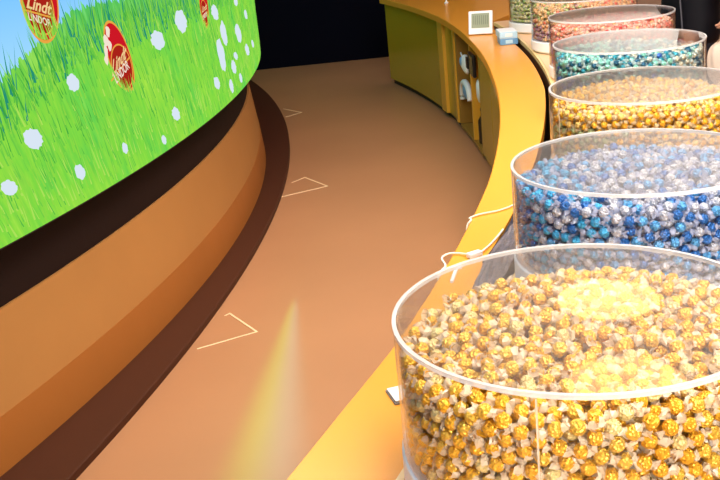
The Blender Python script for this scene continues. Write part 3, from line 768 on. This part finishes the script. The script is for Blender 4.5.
skin('body', [
    ('pelvis', None, (0, 0, .93), (.15, .11)), ('waist', 'pelvis', (0, .0, 1.08), (.135, .10)), ('chest', 'waist', (0, .01, 1.27), (.155, .115)), ('collar', 'chest', (0, .015, 1.40), (.10, .08)),
    ('neck', 'collar', (0, 0, 1.47), (.055, .055)), ('jaw', 'neck', (0, -.02, 1.54), (.065, .075)), ('skull', 'jaw', (0, -.005, 1.62), (.078, .095)), ('crown', 'skull', (0, .005, 1.68), (.05, .06)),
    ('sl', 'collar', (.17, .01, 1.38), (.06, .06)), ('el', 'sl', (.28, .0, 1.12), (.045, .045)), ('wl', 'el', (.36, -.12, .90), (.03, .03)), ('pl', 'wl', (.375, -.14, .84), (.034, .02)),
    ('sr', 'collar', (-.17, .01, 1.38), (.06, .06)), ('er', 'sr', (-.23, -.06, 1.14), (.045, .045)), ('wr', 'er', (-.19, -.19, 1.03), (.03, .03)), ('pr', 'wr', (-.185, -.245, 1.02), (.02, .034)),
    ('hl', 'pelvis', (.09, 0, .86), (.09, .09)), ('kl', 'hl', (.10, -.01, .48), (.058, .06)), ('al', 'kl', (.10, .02, .10), (.04, .042)), ('tl', 'al', (.11, -.12, .045), (.042, .03)),
    ('hr', 'pelvis', (-.09, 0, .86), (.09, .09)), ('kr', 'hr', (-.10, -.01, .48), (.058, .06)), ('ar', 'kr', (-.10, .02, .10), (.04, .042)), ('tr', 'ar', (-.11, -.12, .045), (.042, .03))], M_skin, per)
def fingers(root, d, up, side, par):
    root, d, up, side = map(Vector, (root, d, up, side))
    for k in range(4):
        L_ = (.068, .078, .074, .058)[k]; o = root + side*(-.024+.016*k)
        skin('finger', [('a', None, o[:], (.009, .009)), ('b', 'a', (o+d*L_*.45-up*.008)[:], (.0085, .0085)), ('c', 'b', (o+d*L_*.75-up*.028)[:], (.008, .008)), ('e', 'c', (o+d*L_*.8-up*.048)[:], (.007, .007))], M_skin, par, 1)
    o = root - d*.03 + side*-.035
    skin('thumb', [('a', None, o[:], (.011, .011)), ('b', 'a', (o+d*.025-side*.02-up*.01)[:], (.0095, .0095)), ('c', 'b', (o+d*.05-side*.018-up*.03)[:], (.008, .008))], M_skin, par, 1)
fingers((-.182, -.265, 1.02), (.05, -.95, -.2), (0, -.2, .97), (1, .05, 0), per)
fingers((.377, -.145, .80), (0, -.15, -.98), (1, 0, 0), (0, -1, .1), per)
skin('coat', [
    ('hip', None, (0, .0, .86), (.215, .16)), ('waist', 'hip', (0, .0, 1.05), (.19, .145)), ('chest', 'waist', (0, .01, 1.27), (.20, .15)), ('collar', 'chest', (0, .015, 1.40), (.12, .10)), ('ncollar', 'collar', (0, .01, 1.455), (.085, .085)),
    ('hem', 'hip', (0, .0, .58), (.225, .175)),
    ('sl', 'collar', (.18, .01, 1.375), (.085, .085)), ('el', 'sl', (.285, .0, 1.12), (.07, .07)), ('wl', 'el', (.352, -.11, .92), (.052, .052)),
    ('sr', 'collar', (-.18, .01, 1.375), (.085, .085)), ('er', 'sr', (-.245, -.06, 1.14), (.07, .07)), ('wr', 'er', (-.195, -.165, 1.04), (.052, .052))], M_coat, per)
bm = bmesh.new(); tube(bm, smooth_path([(.10, -.185, .62), (.075, -.175, .80), (.04, -.155, .98), (.02, -.15, 1.2), (.0, -.12, 1.38)]), .006); obj('zip', bm, M_coatedge, per)
for s in (1, -1):
    skin('trouser_leg', [('a', None, (s*.09, 0, .80), (.10, .10)), ('b', 'a', (s*.10, -.01, .48), (.078, .08)), ('c', 'b', (s*.10, .02, .13), (.062, .062))], M_trs, per)
    bm = bmesh.new(); bmesh.ops.create_icosphere(bm, subdivisions=3, radius=1)
    for v in bm.verts: v.co = Vector((v.co.x*.05+s*.105, v.co.y*.145-.06, max(0, v.co.z*.075+.045)))
    obj('shoe', bm, M_shoe, per, smooth=True)
bm = bmesh.new(); bmesh.ops.create_icosphere(bm, subdivisions=4, radius=1)
for v in bm.verts: v.co = Vector((v.co.x*.098, v.co.y*.116+.022, v.co.z*.105+1.645))
bmesh.ops.delete(bm, geom=[v for v in bm.verts if v.co.y < -.055 and v.co.z < 1.685], context='VERTS'); obj('hair', bm, M_hair, per, smooth=True)
for s in (1, -1):
    bm = bmesh.new(); bmesh.ops.create_icosphere(bm, subdivisions=2, radius=.011); bmesh.ops.translate(bm, verts=bm.verts, vec=(s*.031, -.093, 1.615)); obj('eye', bm, M_white, per, smooth=True)
    bm = bmesh.new(); bmesh.ops.create_icosphere(bm, subdivisions=2, radius=.006); bmesh.ops.translate(bm, verts=bm.verts, vec=(s*.031, -.1005, 1.615)); obj('iris', bm, M_hair, per, smooth=True)
    bm = bmesh.new(); bmesh.ops.create_icosphere(bm, subdivisions=2, radius=1)
    for v in bm.verts: v.co = Vector((v.co.x*.012+s*.082, v.co.y*.02+.0, v.co.z*.032+1.60))
    obj('ear', bm, M_skin, per, smooth=True)
skin('nose', [('a', None, (0, -.095, 1.618), (.009, .009)), ('b', 'a', (0, -.115, 1.58), (.014, .012))], M_skin, per, 2)
bm = bmesh.new(); bmesh.ops.create_icosphere(bm, subdivisions=2, radius=1)
for v in bm.verts: v.co = Vector((v.co.x*.026, v.co.y*.008-.092, v.co.z*.008+1.545))
obj('mouth', bm, mat('lips', lin(190, 100, 95), rough=.4), per, smooth=True)

# cream paper bag held in the lowered hand
t = thing('paper_bag', 'rounded cream paper bag hanging from the hand of the person in black', 'bag', (2.327, 6.173, .40), -.5)
bm = bmesh.new(); bmesh.ops.create_icosphere(bm, subdivisions=4, radius=1); g = random.Random(4)
for v in bm.verts:
    k = 1+.05*math.sin(9*math.atan2(v.co.y, v.co.x)+3*v.co.z)
    v.co = Vector((math.copysign(abs(v.co.x)**.7, v.co.x)*.10*k, math.copysign(abs(v.co.y)**.7, v.co.y)*.075*k, math.copysign(abs(v.co.z)**.75, v.co.z)*.13+.13))
obj('bag_body', bm, mat('cream_paper', lin(240, 222, 204), rough=.6), t, smooth=True)
bm = bmesh.new(); tube(bm, smooth_path([(-.03, 0, .24), (-.02, 0, .30), (0, 0, .335), (.02, 0, .30), (.03, 0, .24)]), .004); obj('handle', bm, mat('cream_cord', lin(230, 210, 180), rough=.7), t)

# ------------------------------------------------------------------ lights
M_lamp = emit('lamp_diffuser', (1, .53, .25, 1), 7.2)
for k, (x, y) in enumerate(((1.564, 6.118), (1.36, 4.93))):
    t = thing('ceiling_light', ('round warm ceiling light mirrored in the back half of the nearest lid', 'round warm ceiling light mirrored at the front rim of the nearest lid')[k], 'ceiling light', (x, y, 3.10), 0, 'round ceiling lights')
    obj('diffuser', lathe_solid([(.315, 0), (.315, .015)], 64), M_lamp, t)
    obj('housing', lathe_solid([(.33, .016), (.33, .058)], 64), M_white, t)

def area(name, loc, tgt, sx, sy, e, col=(1, 1, 1), spread=PI):
    l = bpy.data.lights.new(name, 'AREA'); l.shape = 'RECTANGLE'; l.size = sx; l.size_y = sy; l.energy = e; l.color = col; l.spread = spread
    o = bpy.data.objects.new(name, l); C.objects.link(o); o.location = loc
    o.rotation_euler = (Vector(tgt)-Vector(loc)).to_track_quat('-Z', 'Y').to_euler()
    return o
area('near_fill_light', (.9, 1.35, 3.05), (.75, 1.6, 0), 2.0, 1.6, 98, (1, .93, .83))  # added fill above the nearest drum, no fixture there
area('aisle_fill_light', (-.6, 4.7, 3.08), (-.5, 5.2, 0), 1.4, 3.0, 135, (1, .88, .75))  # added fill to brighten floor and tan wall
area('shelf_fill_light', (.9, 3.3, 3.05), (1.2, 5.0, .9), .8, 1.2, 100, (1, .96, .9))  # added fill aimed at the farther drums
area('front_fill_light', (1.6, -2.2, 2.3), (.75, 2.2, .95), 2.4, 1.6, 40, (1, .97, .93), 1.1)  # added fill from behind the camera for the drum fronts
o = area('ceiling_fill', (3.1, 9., 2.3), (3.1, 9., 4), 2.2, 9.5, 125, (1, .95, .9)); o.rotation_euler = (PI, 0, -math.atan2(.36, 1))  # added upward fill, brightens the ceiling that the lids mirror
area('ceiling_fill_far', (5.5, 17.5, 2.3), (5.5, 17.5, 4), 3, 5, 95, (1, .95, .9))  # second added upward fill, for the haze on the far lids

# added spot, wedge-shaped mask, imitating a yellow-green and pale streak on the floor
l = bpy.data.lights.new('added_streak_spot', 'SPOT'); l.energy = 500; l.spot_size = math.radians(50); l.spot_blend = .2; l.shadow_soft_size = .01; l.use_nodes = True
o = bpy.data.objects.new('added_streak_spot', l); C.objects.link(o); o.location = (-.38, 3.5, 3.1)
nt = l.node_tree; em = nt.nodes['Emission']; N = nt.nodes.new; LK = nt.links.new
tc = N('ShaderNodeTexCoord'); sp_ = N('ShaderNodeSeparateXYZ'); LK(tc.outputs['Normal'], sp_.inputs[0])
def mth(op, a, b=0., c=0.):
    n = N('ShaderNodeMath'); n.operation = op
    for i, v in enumerate((a, b, c)):
        if isinstance(v, (int, float)): n.inputs[i].default_value = v
        else: LK(v, n.inputs[i])
    return n.outputs[0]
az = mth('ABSOLUTE', sp_.outputs['Z'])
gx = mth('MULTIPLY', mth('DIVIDE', sp_.outputs['X'], az), 3.1); gy = mth('MULTIPLY', mth('DIVIDE', sp_.outputs['Y'], az), 3.1)
tt = mth('DIVIDE', mth('SUBTRACT', .86, gy), 1.6)                       # 0 at the far apex, 1 near the viewer
off = mth('SUBTRACT', gx, mth('MULTIPLY_ADD', tt, -.06, .06))
wd = mth('MULTIPLY_ADD', mth('MAXIMUM', tt, 0.), .17, .012)
q = mth('DIVIDE', off, wd)                                            # -1..1 across the wedge
def smooth(v, a, b):
    n = N('ShaderNodeMapRange'); n.interpolation_type = 'SMOOTHSTEP'; n.inputs[1].default_value = a; n.inputs[2].default_value = b; LK(v, n.inputs[0]); return n.outputs[0]
mask = mth('MULTIPLY', smooth(mth('ABSOLUTE', q), 1.15, .1), mth('MULTIPLY', smooth(tt, -.02, .12), smooth(tt, 1.5, .75)))
mixc = N('ShaderNodeMix'); mixc.data_type = 'RGBA'; mixc.inputs[6].default_value = (.05, .9, .05, 1); mixc.inputs[7].default_value = (.0, .55, 1., 1); LK(smooth(q, -.55, .45), mixc.inputs['Factor'])
LK(mixc.outputs[2], em.inputs['Color']); LK(mask, em.inputs['Strength'])

w = bpy.data.worlds.new('world'); sc.world = w; w.use_nodes = True
w.node_tree.nodes['Background'].inputs[0].default_value = (.9, .85, .8, 1); w.node_tree.nodes['Background'].inputs[1].default_value = .05

sc.view_settings.view_transform = 'Standard'; sc.view_settings.look = 'None'; sc.view_settings.exposure = 0; sc.view_settings.gamma = 1
sc.view_settings.use_curve_mapping = False
sc.cycles.transparent_max_bounces = 28; sc.cycles.max_bounces = 8; sc.cycles.caustics_reflective = False; sc.cycles.caustics_refractive = False
sc.cycles.sample_clamp_indirect = 4
sc.cycles.use_denoising = True
